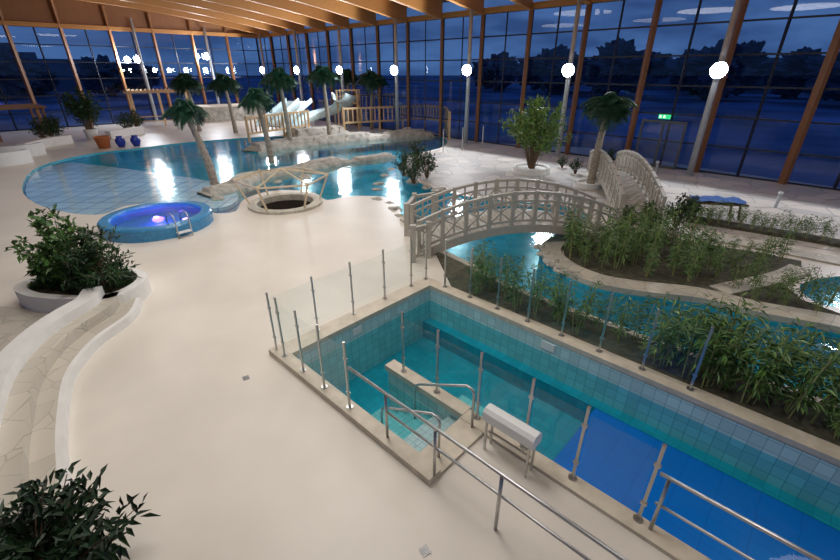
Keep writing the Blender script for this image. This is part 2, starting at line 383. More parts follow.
rail_thing('handrail',(3.6,1.08),'stainless looped stair handrail beside equipment box',
 [('top_rail',[(3.75,1.08,.05),(3.75,1.08,.70),(3.72,1.08,.76),(3.62,1.08,.78),(2.66,1.06,.26),(2.56,1.06,.18),(2.53,1.06,.05),(2.53,1.06,-.7)],.022)])

# equipment box
r=empty('equipment_box',(*LP(4.46,.98),0),TH,'white rounded plastic equipment box on steel legs beside glass','equipment')
b=MB(); prof=[(-.10,.0),(-.12,.04),(-.11,.16),(-.06,.21),(.04,.22),(.10,.17),(.13,.06),(.11,.0)]
n=len(prof); vs=[(x,p[0],.55+p[1]) for x in(-.4,.4) for p in prof]
b.add(vs,[(i,(i+1)%n,n+(i+1)%n,n+i) for i in range(n)]+[tuple(range(n-1,-1,-1)),tuple(range(n,2*n))]); b.obj('housing',M_WHITE,r)
for x in(-.34,.34):
    MB().tube([(x,.08,0),(x,.08,.57)],.02,8).obj('leg',M_STEEL,r); MB().tube([(x,-.08,0),(x,-.08,.57)],.02,8).obj('leg',M_STEEL,r)
MB().box((0,.0,.3),(.68,.03,.03)).obj('cross_bar',M_STEEL,r)

# floor drains
for px in((246,378),(425,551)):
    p=G(*px); b=MB(); b.box((p.x,p.y,.004),(.11,.11,.008),.6)
    for i in range(4): b.box((p.x-.04+.027*i,p.y,.01),(.012,.09,.006),.6)
    tag(b.obj('floor_drain',M_GRATE),'small square metal floor drain in deck','drain')

# ---------------- glass walls ----------------
HW=8.5
def archz(s): return 8.65+2.3*(1-((s-25)/25.0)**2)
def window(n,p0,p1):
    p0=Vector(p0);p1=Vector(p1); d=(p1-p0).normalized(); b=MB(); L=(p1-p0).length
    rows=6; hh=HW/rows
    b.add([p0,p1,p1+Vector((0,0,HW)),p0+Vector((0,0,HW))],[(0,1,2,3)],1)
    for i in range(rows+1): 
        z=max(.05,min(HW-.05,i*hh)); b.beam(p0+Vector((0,0,z)),p1+Vector((0,0,z)),.10,.08,0)
    for i in range(3):
        q=p0+d*(L*i/2); q=q+d*(.05 if i==0 else(-.05 if i==2 else 0)); b.beam(q,q+Vector((0,0,HW)),.08,.12,0)
    o=b.obj('window_%d'%n,[M_FRAME,M_WIN]); struct(o,'tall dark-framed glass bay of the hall facade','window')
n=1; ks=[-.3]+[3.5+3.8*j for j in range(22)]
for i in range(len(ks)-1): window(n,W(ks[i],0),W(ks[i+1],0)); n+=1
ss=[0.1]+[3.8*j for j in range(1,14)]
for i in range(len(ss)-1): window(n,W(-.15,ss[i]),W(-.15,ss[i+1])); n+=1
for k in ks[1:]:
    q=W(k,.2); b=MB(); b.beam(q,(q.x,q.y,HW+.1),.19,.36); tag(b.obj('timber_post',M_POSTW),'brown laminated timber facade post','post','timber facade posts')
for s in ss[1:]:
    q=W(.1,s); b=MB(); b.beam(q,(q.x,q.y,archz(s)-.1),.18,.32); tag(b.obj('timber_post',M_POSTW),'brown laminated timber facade post','post','timber facade posts')
vs=[];fs=[]; b=MB()
for i in range(26):
    s=i*2.0; vs+= [W(-.1,s,HW),W(-.1,s,archz(s)+.9)]
for i in range(25): fs.append((2*i,2*i+2,2*i+3,2*i+1))
o=b.add(vs,fs).obj('wall_gable',M_CEIL); struct(o,'timber boarded gable above the glazing','wall')
b=MB(); b.beam(W(-.3,.15,HW+.1),W(90,.15,HW+.1),.3,.35); o=b.obj('trim_1',M_GLULAM); struct(o,'laminated timber eaves beam above facade','trim')
b=MB(); b.beam(W(0.1,0,HW+.1),W(.1,50,HW+.1),.3,.35); o=b.obj('trim_2',M_GLULAM); struct(o,'laminated timber beam above end glazing','trim')
# ceiling
b=MB(); vs=[];fs=[]; n=30
for i in range(n+1):
    s=-.3+50.6*i/n
    for k in(-.5,92): vs.append(W(k,s,archz(s)+.9))
for i in range(n): fs.append((2*i,2*i+2,2*i+3,2*i+1))
o=b.add(vs,fs).obj('ceiling',M_CEIL,smooth=True); struct(o,'orange brown timber boarded arched ceiling','ceiling')
for k in [3.5+3.8*i for i in range(16)]:
    b=MB(); vs=[];fs=[]
    for i in range(n+1):
        s=.35+49.3*i/n; z=archz(s)
        for dk,dz in((-.16,-.35),(.16,-.35),(.16,.8),(-.16,.8)): vs.append(W(k+dk,s,z+dz))
    for i in range(n):
        for j in range(4): fs.append((i*4+j,i*4+(j+1)%4,i*4+4+(j+1)%4,i*4+4+j))
    fs.append((3,2,1,0)); fs.append((n*4,n*4+1,n*4+2,n*4+3))
    tag(b.add(vs,fs).obj('roof_beam',M_GLULAM),'curved glued laminated timber roof beam','beam','curved roof beams')
b=MB()
for s in range(2,50,3): b.beam(W(-.05,s,archz(s)+.78),W(70,s,archz(s)+.78),.12,.22)
o=b.obj('trim_3',M_CEIL); struct(o,'timber purlins under the ceiling','trim')
# door
M_DOORF=mat('grey_door_frame',(.10,.11,.12),.5)
q=W(47.0,.4); r=empty('door_1',q,-math.pi/4,'grey framed double glass exit door','door'); r['kind']='structure'
b=MB()
for x in(-1.1,0,1.1): b.box((x,0,1.25),(.1,.12,2.4))
b.box((0,0,2.45),(2.3,.14,.12)); b.box((0,0,.08),(2.2,.08,.14)); b.obj('frame',M_DOORF,r)
for x in(-.55,.55): MB().add([(x-.5,0,.15),(x+.5,0,.15),(x+.5,0,2.4),(x-.5,0,2.4)],[(0,1,2,3)]).obj('pane',M_GLASS,r)
r=empty('exit_sign',q+Vector((-.1,-.1,2.72)),-math.pi/4,'illuminated green emergency exit sign with white arrow','sign')
MB().box((0,0,0),(.6,.08,.22)).obj('panel',M_SIGN,r)
b=MB(); b.add([(-.04,-.045,.0),(.04,-.045,.0),(.04,-.045,.08),(-.04,-.045,.08)],[(0,1,2,3)]); b.add([(-.09,-.045,0),(0,-.045,-.08),(.09,-.045,0)],[(0,1,2)])
b.box((-.2,-.045,0),(.1,.004,.14)); b.obj('arrow',M_SIGNW,r)

# ---------------- lamp columns ----------------
HD=Vector((-.55,-.83,-.05)).normalized()
def lamp_col(p,zl,ztop,e,lab='tall pale steel column carrying a bright floodlight'):
    r=empty('lamp_column',p,0,lab,'lamp','floodlight columns along the facade')
    MB().tube([(0,0,0),(0,0,ztop)],[.16,.12],14).obj('pole',M_POLE,r,smooth=True)
    MB().tube([(0,0,0),(0,0,.05)],.26,14).obj('base_plate',M_POLE,r)
    c=Vector((0,0,zl))
    MB().tube([c+HD*.08,c+HD*.22,c+HD*.30],[.14,.36,.38],18).obj('lamp_housing',M_FRAME,r)
    a=HD.cross(Vector((0,0,1))).normalized(); u=a.cross(HD); vs=[];fs=[];m=18
    for i in range(6):
        t=i/5*math.pi/2
        for k in range(m):
            g=2*math.pi*k/m; vs.append(c+HD*(.305+.18*math.sin(t))+(a*math.cos(g)+u*math.sin(g))*.35*max(.01,math.cos(t)))
    for i in range(5):
        for k in range(m): fs.append((i*m+k,i*m+(k+1)%m,(i+1)*m+(k+1)%m,(i+1)*m+k))
    MB().add(vs,fs).obj('lamp_lens',M_LAMP,r,smooth=True)
    l=bpy.data.lights.new('floodlight','SPOT'); l.energy=e; l.color=(.90,.94,1); l.shadow_soft_size=.4; l.spot_size=math.radians(176); l.spot_blend=.12
    lo=bpy.data.objects.new('floodlight',l); COL.objects.link(lo); lo.parent=r; lo.location=c+HD*1.0; lo.rotation_euler=Vector((NN.x,NN.y,.15)).to_track_quat('-Z','Y').to_euler()
for i in range(-1,7):
    X=-12.7+5.38*i; Y=49.2-5.38*i
    lamp_col((X,Y,0),5.0,8.9,1250 if i<4 else (850 if i==4 else 720))
lamp_col((-23.7,53.5,0),6.4,9.2,1300); lamp_col((-28.6,48.6,0),6.0,9.6,1300)

# ---------------- added overhead fill lights, unseen, to even out the deck lighting ----------------
def area(loc,e,size,col=(1,.965,.92)):
    l=bpy.data.lights.new('overhead_fill','AREA'); l.shape='DISK'; l.size=size; l.energy=e; l.color=col
    o=bpy.data.objects.new('overhead_fill',l); COL.objects.link(o); o.location=loc
for loc,e in(((-2.0,7.0,9.6),470),((2.5,0.5,9.6),120),((-12,14,9.6),200),((-4.5,13.5,9.6),410),((12.5,6,9.0),260),((-18,22,9.6),240),((-6,24,9.6),330)):
    area(loc,e,5)

# ---------------- plants ----------------
def leaf(b,p,d,L,Wd):
    d=d.normalized(); s=d.cross(Vector((random.uniform(-.3,.3),random.uniform(-.3,.3),1)))
    if s.length<.01: s=Vector((1,0,0))
    s.normalize(); u=s.cross(d)
    m=p+d*L*.45; t=p+d*L-Vector((0,0,L*.18))
    b.add([p,m+s*Wd/2+u*Wd*.15,t,m-s*Wd/2+u*Wd*.15],[(0,1,2),(0,2,3)])
def rv(): return Vector((random.gauss(0,1),random.gauss(0,1),random.gauss(0,1))).normalized()
def plant_bush(H,R,nb,nl,L,Wd,zc=.55,low=-.25):
    st=MB(); lf=MB()
    for i in range(nb):
        a=random.uniform(0,2*math.pi); ph=random.uniform(low,1)
        q=math.sqrt(max(0,1-ph*ph)) if ph>0 else 1
        rr=R*q*random.uniform(.6,1); e=Vector((math.cos(a)*rr,math.sin(a)*rr,H*zc+ph*H*(1-zc)*random.uniform(.8,1)))
        m=Vector((e.x*.35,e.y*.35,e.z*.55))
        st.tube([Vector((e.x*.08,e.y*.08,0)),m,e],[.02,.012,.005],5)
        for k in range(nl):
            t=random.uniform(.45,1.0); p=m.lerp(e,(t-.45)/.55)+rv()*R*.10
            d=(e-m).normalized()*.5+rv(); d.z+=.1
            leaf(lf,p,d,L*random.uniform(.7,1.2),Wd)
    return st,lf
def plant_bamboo(H,R,nc,nn,L,Wd,per=4):
    st=MB(); lf=MB()
    for i in range(nc):
        a=random.uniform(0,2*math.pi); r0=random.uniform(0,R*.5); h=H*random.uniform(.55,1)
        b0=Vector((math.cos(a)*r0,math.sin(a)*r0,0)); e=b0+Vector((math.cos(a)*R*random.uniform(.1,.9),math.sin(a)*R*random.uniform(.1,.9),h))
        m=b0.lerp(e,.5)+Vector((0,0,.08)); st.tube([b0,m,e],[.010,.008,.003],5)
        for k in range(nn):
            t=.22+.78*k/nn; p=(b0.lerp(m,t*2) if t<.5 else m.lerp(e,t*2-1))
            for j in range(per):
                d=rv(); d.z=random.uniform(-.6,.6); q=p+Vector((d.x,d.y,0))*.16*random.random()
                leaf(lf,q,d,L*random.uniform(.7,1.3),Wd)
    return st,lf
def mkplant(name,sl,label,cat,group,leafm,loc,rz=0,sc=1,barkm=None):
    r=empty(name,loc,rz,label,cat,group); r.scale=(sc,)*3
    sl[0].obj('stems',barkm or M_BARK,r); sl[1].obj('foliage',leafm,r); return r
def inpoly(p,poly):
    c=False;j=len(poly)-1
    for i in range(len(poly)):
        a,b=poly[i],poly[j]
        if (a[1]>p[1])!=(b[1]>p[1]) and p[0]<(b[0]-a[0])*(p[1]-a[1])/(b[1]-a[1])+a[0]: c=not c
        j=i
    return c
def scatter(protos,poly,n,mind,z,smin,smax,labs):
    xs=[p[0] for p in poly];ys=[p[1] for p in poly]; pts=[];tr=0
    while len(pts)<n and tr<6000:
        tr+=1; p=(random.uniform(min(xs),max(xs)),random.uniform(min(ys),max(ys)))
        if inpoly(p,poly) and all((p[0]-q[0])**2+(p[1]-q[1])**2>mind*mind for q in pts): pts.append(p)
    for i,p in enumerate(pts):
        copy_thing(random.choice(protos),(p[0],p[1],z),random.uniform(0,6.28),random.uniform(smin,smax),labs)
M_CANE=mat('bamboo_cane',(.36,.38,.15),.5,nscale=10)
bam=[mkplant('bamboo_plant',plant_bamboo(1.3,.26,c,9,.15,wd),'leafy young bamboo plant growing in soil bed','plant','bamboo plants in the beds',m,(*LP(x,4.85),.08),barkm=M_CANE) for m,x,c,wd in((M_BAMB,1.2,4,.030),(M_BAMB,3.3,5,.034),(M_LEAFM,5.4,4,.038),(M_BAMB,6.4,4,.038))]
scatter(bam,[LP(.9,4.55),LP(5.6,4.55),LP(5.6,5.2),LP(3,5.3),LP(1,5.2)],17,.40,.08,.65,1.0,'leafy young bamboo plant beside glass barrier')
scatter(bam,[LP(5.3,4.6),LP(5.6,5.4),LP(9,5.5),LP(9,4.6)],32,.27,.08,.85,1.35,'taller dense bamboo plant in the bed')
b1=poly_px([(566,262),(565,250),(600,236),(650,240),(700,250),(700,288),(640,283),(595,275)],1,False)
scatter(bam,b1,38,.36,.1,.65,1.2,'leafy bamboo plant in river bend bed')
b1b=poly_px([(700,250),(790,266),(770,272),(712,285)],1,False)
scatter(bam,b1b,13,.42,.1,.5,.85,'low bamboo plant in river bend bed')
b1c=poly_px([(712,292),(790,290),(840,320),(760,307)],1,False)
scatter(bam,b1c,14,.42,.1,.5,.8,'low bamboo plant in river bend bed')
hedge=[(p.x,p.y) for p in h1]+[(p.x,p.y) for p in reversed(offset_line(h1,.6))]
scatter(bam,hedge,36,.26,.12,.42,.65,'low hedge plant in soil strip beside paving')
# bushes
bush=mkplant('leafy_shrub',plant_bush(1.2,.6,18,28,.15,.06),'dense green leafy shrub','shrub','leafy shrubs',M_LEAFD,G(676,228)); 
for px,s in(((622,232),.8),((645,232),.9),((690,218),.7),((427,178),1.1),((414,184),1.2),((404,176),1.1),((418,170),1.3),((575,174),.7),((562,168),.6),((608,166),.8)):
    copy_thing(bush,G(*px),random.uniform(0,6),s,'dense green leafy shrub on the bank')
# planter shrubs
mkplant('leafy_shrub',plant_bush(1.95,.78,42,42,.20,.09,.42,-.8),'large glossy-leaved shrub in curved white planter','shrub','planter shrubs',M_LEAFM,(-8.55,9.2,.3))
mkplant('leafy_shrub',plant_bush(1.65,.80,48,46,.19,.05,.40,-.8),'tall fine-leaved dark shrub in curved white planter','shrub','planter shrubs',M_LEAFD,(-7.45,8.9,.3))
mkplant('leafy_shrub',plant_bush(1.3,1.0,40,50,.20,.06,.5),'dense blackish green shrub beside the curved bench','shrub','planter shrubs',M_LEAFK,(-3.85,2.4,.0))
mkplant('leafy_shrub',plant_bush(1.1,.7,24,40,.20,.06,.5),'blackish green shrub beside the curved bench','shrub','planter shrubs',M_LEAFK,(-4.9,2.7,.0))
# tree
st,lf=plant_bush(3.7,1.9,74,38,.26,.11,.55); st.tube([(0,0,0),(.05,0,.8),(0,.05,1.6)],[.09,.07,.05],8)
p=G(531,172); r=empty('indoor_tree',p+Vector((0,0,.2)),0,'broad leafy green indoor tree standing in paving','tree'); st.obj('trunk',M_BARK,r); lf.obj('foliage',M_LEAFB,r)
b=MB(); b.lathe([(1.0,0),(1.0,.3),(.85,.3),(.85,.2),(.001,.2)],28,p); tag(b.obj('tree_planter',M_PLASTER),'low round pale planter around tree','planter')
# palms
def frond_mesh(L=1.25):
    b=MB(); pts=[]; n=13
    for i in range(n+1):
        t=i/n; pts.append(Vector((L*t*(1-.12*t),0,L*(.55*t-.85*t*t))))
    b.tube(pts,[.018*(1-.8*i/n) for i in range(n+1)],4)
    for i in range(1,n+1):
        for h in(0,.5):
            j=min(i+h,n); k=int(j); p=pts[k] if k>=n else pts[k].lerp(pts[k+1],j-k)
            w=.36*math.sin(math.pi*min(.97,(.12+.85*j/n)))*L/1.25
            for sg in(-1,1):
                d=Vector((.7,sg*1.0,-.5)); leaf(b,p,d,w+.08,.055)
    return b
fm=frond_mesh().obj('frond',M_FROND); fmesh=fm.data; bpy.data.objects.remove(fm)
def palm(loc,H,lean,fs,label='artificial palm with ringed trunk and drooping fronds'):
    r=empty('palm_tree',loc,0,label,'palm tree','palms around the pool')
    pts=[];rs=[]
    for i in range(22):
        t=i/21; pts.append((lean[0]*t*t,lean[1]*t*t,H*t)); rs.append((.19-.07*t)*(1.0+(.10 if i%2 else -.04)))
    MB().tube(pts,rs,10).obj('trunk',M_TRUNK,r)
    for i in range(20):
        o=bpy.data.objects.new('frond',fmesh); COL.objects.link(o); o.parent=r; o.location=(lean[0],lean[1],H-.03)
        o.rotation_euler=(random.uniform(-.15,.15),[-.6,-.2,.1,.4][i%4]+random.uniform(-.1,.1),i*2.4); k=fs*random.uniform(.85,1.1); o.scale=(k,k,k)
    return r
palm(G(215,186),3.0,(-.55,0,0),1.35); palm(G(272,163),3.1,(-.3,0,0),1.5); palm(G(291,146),3.9,(-.2,0,0),1.9)
palm(G(330,139),4.1,(-.1,0,0),1.9); palm(G(590,186),3.0,(.2,.1,0),1.75); palm(G(200,131),3.4,(-.3,0,0),2.1); palm(G(236,133),3.4,(-.2,0,0),2.0)
palm(G(372,129),3.6,(.2,0,0),2.1); palm(G(352,125),3.9,(-.2,0,0),2.0)
p=G(588,187); b=MB(); b.lathe([(.6,0),(.6,.25),(.5,.25),(.5,.15),(.001,.15)],24,p); tag(b.obj('tree_planter',M_PLASTER),'low round pale planter around palm','planter')

# ---------------- rocks ----------------
def rockridge(px,w,h,label,step=.3,z0=-.3,sd=0):
    P=smoothpts([Vector(G2(*p)) for p in px],14,False); m=15; vs=[];fs=[]
    for i,p in enumerate(P):
        d=(P[min(i+1,len(P)-1)]-P[max(i-1,0)]).normalized(); nn=Vector((-d.y,d.x))
        end=min(1,min(i,len(P)-1-i)/5)
        for k in range(m):
            u=k/(m-1)*2-1; q=p+nn*(u*w/2)
            base=max(0,1-abs(u)**3)
            nz=.85+.35*noise.noise(Vector((q.x*.45,q.y*.45,sd)))
            z=h*base*nz*end; z=math.floor(z/step)*step*.7+z*.3 + .06*noise.noise(Vector((q.x*1.6,q.y*1.6,sd)))
            jx=.16*noise.noise(Vector((q.x*1.7,q.y*1.7,9))); vs.append(Vector((q.x+jx,q.y+jx,z+(z0 if abs(u)>.99 else 0))))
    for i in range(len(P)-1):
        for k in range(m-1): fs.append((i*m+k,(i+1)*m+k,(i+1)*m+k+1,i*m+k+1))
    tag(MB().add(vs,fs).obj('rock_terrace',M_ROCK),label,'rock')
rockridge([(250,151),(275,147),(310,143),(355,139),(400,136),(438,134)],2.2,.6,'pale terraced artificial rockwork along far shore',.22,sd=2)
rockridge([(285,138),(320,135),(345,133)],3.4,.9,'taller pale rock mound beneath the slides',.3,sd=5)
rockridge([(204,194),(232,187),(256,177),(300,169),(350,160)],1.3,.38,'low pale rock ridge dividing the pool',.16,sd=8)
rockridge([(352,160),(372,158),(392,155)],1.0,.32,'low pale rock ridge near far pool shore',.15,sd=12)
rockmesh=[]
for k in range(4):
    bm=bmesh.new(); bmesh.ops.create_icosphere(bm,subdivisions=3,radius=1)
    for v in bm.verts:
        q=v.co.copy(); n_=noise.noise(q*1.1+Vector((k*7,0,0)))*.45+noise.noise(q*2.7+Vector((k*3,5,0)))*.18
        v.co=q*(1+n_); v.co.z*=.7
        v.co.z=max(v.co.z,-.25)
    me=bpy.data.meshes.new('rock'); bm.to_mesh(me); bm.free(); me.materials.append(M_ROCK); rockmesh.append(me)
def rock(p,s,sz=1,z=0):
    o=bpy.data.objects.new('boulder',random.choice(rockmesh)); COL.objects.link(o); o.location=(p[0],p[1],z); o.rotation_euler=(0,0,random.uniform(0,6)); o.scale=(s*random.uniform(.8,1.2),s,s*sz)
    tag(o,'pale rough boulder on the pool bank','rock','boulders around the pool')
def rockline(px,n,s0,s1,sz,z=-.05):
    P=smoothpts([Vector(G2(*p)) for p in px],6,False)
    for i in range(n):
        p=P[int(i/(n-1)*(len(P)-1))]; s=random.uniform(s0,s1); rock((p.x+random.uniform(-.1,.1),p.y+random.uniform(-.1,.1)),s,sz,z)
rockline([(378,199),(392,206),(400,216)],4,.2,.3,.6)
rockline([(376,188),(380,178),(392,168)],4,.2,.35,.5,-.1)
rockline([(403,167),(415,181),(440,189)],5,.2,.35,.6)
rockline([(540,250),(548,262),(562,272)],4,.2,.28,.6,.1)
rockline([(215,197),(262,184),(305,176)],4,.25,.35,.6,-.1)

# ---------------- spa ----------------
sc=G(160,225); r=empty('whirlpool_tub',(sc.x,sc.y,0),0,'round raised blue mosaic whirlpool tub with violet light','whirlpool')
MB().lathe([(1.78,0),(1.78,.36),(1.72,.42),(1.45,.42),(1.40,.36),(1.40,.06),(.001,.06)],48).obj('tub',M_SPA,r)
MB().lathe([(1.395,.33),(.001,.33)],48).obj('water',M_WATER,r)
for a in(.6,2.2,3.9,5.3):
    MB().lathe([(.001,.02),(.09,.02),(.09,0)],12,(math.cos(a)*.85,math.sin(a)*.85,.065)).obj('underwater_lamp',M_SPALAMP,r)
l=bpy.data.lights.new('spa_light','POINT'); l.energy=55; l.color=(.22,.10,1); l.shadow_soft_size=.3; lo=bpy.data.objects.new('spa_light',l); COL.objects.link(lo); lo.parent=r; lo.location=(0,0,.27)
la=math.radians(-38)
r=empty('pool_ladder',(sc.x+1.72*math.cos(la),sc.y+1.72*math.sin(la),0),la+math.pi/2,'small steel step rail on whirlpool tub','ladder')
for x in(-.22,.22): MB().tube([(x,-.25,0),(x,-.25,.6),(x,-.15,.78),(x,.1,.8),(x,.35,.7),(x,.4,.43)],.022,8).obj('rail',M_STEEL,r,smooth=True)
MB().box((0,-.2,.18),(.44,.2,.03)).obj('step',M_WHITE,r)

# ---------------- well with timber frame ----------------
r=empty('sunken_stairwell',(WC[0],WC[1],0),0,'round stone-rimmed opening with dark wooden steps inside','stairwell')
MB().lathe([(1.5,-.0),(1.5,.10),(1.22,.12),(1.13,.10),(1.13,-.15)],36).obj('stone_rim',M_FLAG2,r)
MB().lathe([(1.13,-.15),(1.13,-2.0),(.001,-2.0)],36).obj('shaft',mat('dark_shaft',(.04,.03,.025),.8),r)
b=MB()
for i in range(8):
    a=i*.5; c=Vector((math.cos(a)*.65,math.sin(a)*.65,-.25-.2*i)); b.box(c,(.95,.32,.05),a)
b.obj('steps',M_WOODDARK,r)
r=empty('hexagonal_pergola',(WC[0],WC[1],0),0,'open hexagonal pale timber pergola over round opening','pergola')
ringr=1.85; top=[Vector((ringr*math.cos(math.pi/3*i+.3),ringr*math.sin(math.pi/3*i+.3),1.1)) for i in range(6)]
M_PERG=woodmat('pale_pergola_wood',(.58,.47,.30),(.74,.62,.43),(3,3,3))
for i in range(6):
    foot=Vector((1.4*math.cos(math.pi/3*i+.3),1.4*math.sin(math.pi/3*i+.3),.12))
    MB().beam(foot,top[i]+Vector((0,0,.08)),.06,.06).obj('post',M_PERG,r)
    MB().beam(top[i],top[(i+1)%6],.05,.06).obj('ring_beam',M_PERG,r)
    MB().beam(top[i],(0,0,1.45),.04,.045).obj('rafter',M_PERG,r)

# ---------------- bridges ----------------
def bridge(p0,p1,wd,rise,RH,label,ns=10):
    p0=Vector(p0);p1=Vector(p1); d=(p1-p0); L=d.length; rz=math.atan2(d.y,d.x)
    r=empty('footbridge',(p0.x,p0.y,0),rz,label,'bridge','timber footbridges')
    def z(x): t=x/L; return .05+rise*4*t*(1-t) if rise else .05
    n=48; b=MB()
    for i in range(n):
        x0=L*i/n; x1=L*(i+1)/n-.012; b.beam((x0,0,z(x0)),(x1,0,z(x1)),wd,.05)
    b.obj('deck',M_BRIDGE,r)
    for y in(-wd/2,wd/2):
        b=MB(); m=24
        for i in range(m): b.beam((L*i/m,y,z(L*i/m)-.1),(L*(i+1)/m,y,z(L*(i+1)/m)-.1),.09,.26)
        b.obj('arched_beam',M_BRIDGE,r)
        for nm,hz,w_,h_ in(('top_rail',RH,.12,.08),('middle_rail',RH*.76,.06,.06),('bottom_rail',.16,.06,.07)):
            b=MB()
            for i in range(m):
                xa,xb=L*i/m,L*(i+1)/m
                b.beam((xa,y,z(xa)+hz),(xb,y,z(xb)+hz),w_,h_)
            b.obj(nm,M_BRIDGE,r)
        for i in range(ns+1):
            x=L*i/ns; MB().beam((x,y,0 if i in(0,ns) else z(x)-.1),(x,y,z(x)+RH+.06),.11,.11).obj('post',M_BRIDGE,r)
        b=MB()
        for i in range(ns):
            xa=L*i/ns; xb=L*(i+1)/ns; xm=(xa+xb)/2
            b.beam((xa,y,z(xa)+.16),(xb,y,z(xb)+RH*.76),.03,.04); b.beam((xa,y,z(xa)+RH*.76),(xb,y,z(xb)+.16),.03,.04)
            b.beam((xm,y,z(xm)+.12),(xm,y,z(xm)+RH),.045,.045)
        b.obj('lattice',M_BRIDGE,r)
    return r
bridge((-.15,12.45),(6.1,13.4),1.6,.74,1.0,'arched bleached timber footbridge with lattice railings',9)
bridge((7.8,14.4),(9.9,23.2),1.35,.6,1.0,'second narrow bleached timber footbridge with lattice railings',12)
def picket(pts,H,label,m=M_BRIDGE,sp=.16,name='timber_fence',z=0,pp=1.3,tw=.04):
    bl=(*pts[0],z); r=empty(name,bl,0,label,'fence'); inv=inv_of(bl); b=MB()
    for i in range(len(pts)-1):
        a=Vector((*pts[i],z));c=Vector((*pts[i+1],z)); L=(c-a).length
        b.beam(a+Vector((0,0,H)),c+Vector((0,0,H)),.12,.06+tw); b.beam(a+Vector((0,0,.15)),c+Vector((0,0,.15)),tw+.02,.05+tw)
        k=max(1,int(L/sp))
        for j in range(k):
            q=a.lerp(c,j/k); b.beam(q+Vector((0,0,.1)),q+Vector((0,0,H)),tw,tw)
        k=max(1,int(L/pp))
        for j in range(k+(i==len(pts)-2)):
            q=a.lerp(c,j/k); MB().beam(q-Vector((0,0,z)),q+Vector((0,0,H+.12)),.16,.16).obj('post',m,r,inv=inv)
    b.obj('railing',m,r,inv=inv); return r
picket([(.25,11.5),(-.2,11.2)],1.0,'short bleached timber fence beside bridge end')
picket([(-.45,13.35),(-.2,14.6),(.6,15.0)],1.0,'bleached timber fence around bridge approach')
picket([G2(345,133),G2(380,131),G2(425,128),G2(445,131),G2(449,140)],1.3,'honey coloured timber balustrade above rocks',M_WOOD,.40,z=.7,pp=1.8,tw=.10)
picket([G2(250,143),G2(285,137),G2(310,133)],1.3,'honey coloured timber balustrade along far shore',M_WOOD,.40,z=.5,pp=1.8,tw=.10)
picket([G2(360,126),G2(398,123)],1.3,'honey coloured timber balustrade on upper terrace',M_WOOD,.45,z=1.5,pp=1.8,tw=.10)

# ---------------- curved planter & bench ----------------
cx,cy=-8.1,9.2
r=empty('curved_planter',(cx,cy,0),0,'white plastered curved planter filled with soil','planter')
pl=[tuple(p) for p in smoothpts([(-9.5,9.4),(-8.9,10.0),(-7.9,10.0),(-6.95,9.6),(-6.7,8.9),(-7.0,8.25),(-7.9,8.2),(-8.9,8.35),(-9.6,8.8)],5)]
inn=[(cx+(x-cx)*.84,cy+(y-cy)*.80) for x,y in pl]
MB().prism([(x-cx,y-cy) for x,y in pl],0,.42,holes=[[(x-cx,y-cy) for x,y in inn]]).obj('wall',M_PLASTER,r)
MB().prism([(x-cx,y-cy) for x,y in inn],.1,.32).obj('soil',M_SOIL,r)
cA=smoothpts([Vector(p) for p in [(-6.6,8.7),(-6.36,7.95),(-6.45,6.95),(-6.2,5.96),(-5.6,5.0),(-5.0,4.2),(-4.3,3.4)]],6,False)
cB=offset_line(cA,-.66); cCc=offset_line(cA,-1.02); cA1=offset_line(cA,-.10); cM=offset_line(cA,-.38)
r=empty('curved_bench',(0,0,0),0,'curved white bench wall with flagstone seat tiers','bench')
MB().ribbon(cA,cA1,0,.20).obj('plaster_edge',M_PLASTER,r)
MB().ribbon(cA1,cM,0,.20).obj('lower_tier',M_STEP,r)
MB().ribbon(cM,cB,0,.42).obj('upper_tier',M_STEP,r)
MB().ribbon(cB,cCc,0,.62).obj('back_wall',M_PLASTER,r)

# ---------------- far side furnishings ----------------
def arcwall(px,w,h,label,m=M_PLASTER,name='low_wall'):
    P=smoothpts([Vector(G2(*p)) for p in px],5,False); o=MB().ribbon(P,offset_line(P,w),0,h).obj(name,m); tag(o,label,'wall'); return o
arcwall([(28,153),(50,147),(74,143)],.5,.6,'low curved white plastered planter wall')
arcwall([(112,139),(130,136),(145,134)],.5,.6,'low curved white plastered planter wall')
for px in((2,163),(18,155)):
    p=G(*px); b=MB(); b.lathe([(1.6,0),(1.6,.75),(1.3,.75),(1.3,.45),(.7,.45),(.7,0)],20,p,a0=-2.2,a1=.3); tag(b.obj('lounge_sofa',M_WHITE),'white curved lounge sofa on deck','sofa')
for px in((45,142),(60,139),(128,133),(54,140),(138,130)): copy_thing(bush,G(px[0],px[1]),random.uniform(0,6),1.5,'leafy shrub behind low white wall')
p=G(105,148); b=MB(); b.lathe([(.001,0),(.35,0),(.5,.75),(.56,.8),(.46,.8),(.42,.65),(.001,.65)],20,p); tag(b.obj('plant_pot',M_TERRA,smooth=True),'large orange terracotta plant pot','pot')
p=G(93,138); r=empty('potted_tree',p,0,'dark leafy tree in white pot','tree'); st,lf=plant_bush(3.9,1.5,40,34,.34,.12,.62); st.tube([(0,0,0),(0,0,1.6)],[.08,.05],8)
st.obj('trunk',M_BARK,r); lf.obj('foliage',M_LEAFD,r); MB().lathe([(.001,0),(.4,0),(.5,.7),(.42,.7),(.4,.6),(.001,.6)],18).obj('pot',M_PLASTER,r)
for px in((122,147),(137,146)):
    p=G(*px); b=MB(); b.lathe([(.001,0),(.2,0),(.33,.35),(.3,.55),(.18,.65),(.22,.75),(.001,.7)],18,p); tag(b.obj('vase',M_VASE,smooth=True),'cobalt blue glazed vase on pool deck','vase','blue vases')
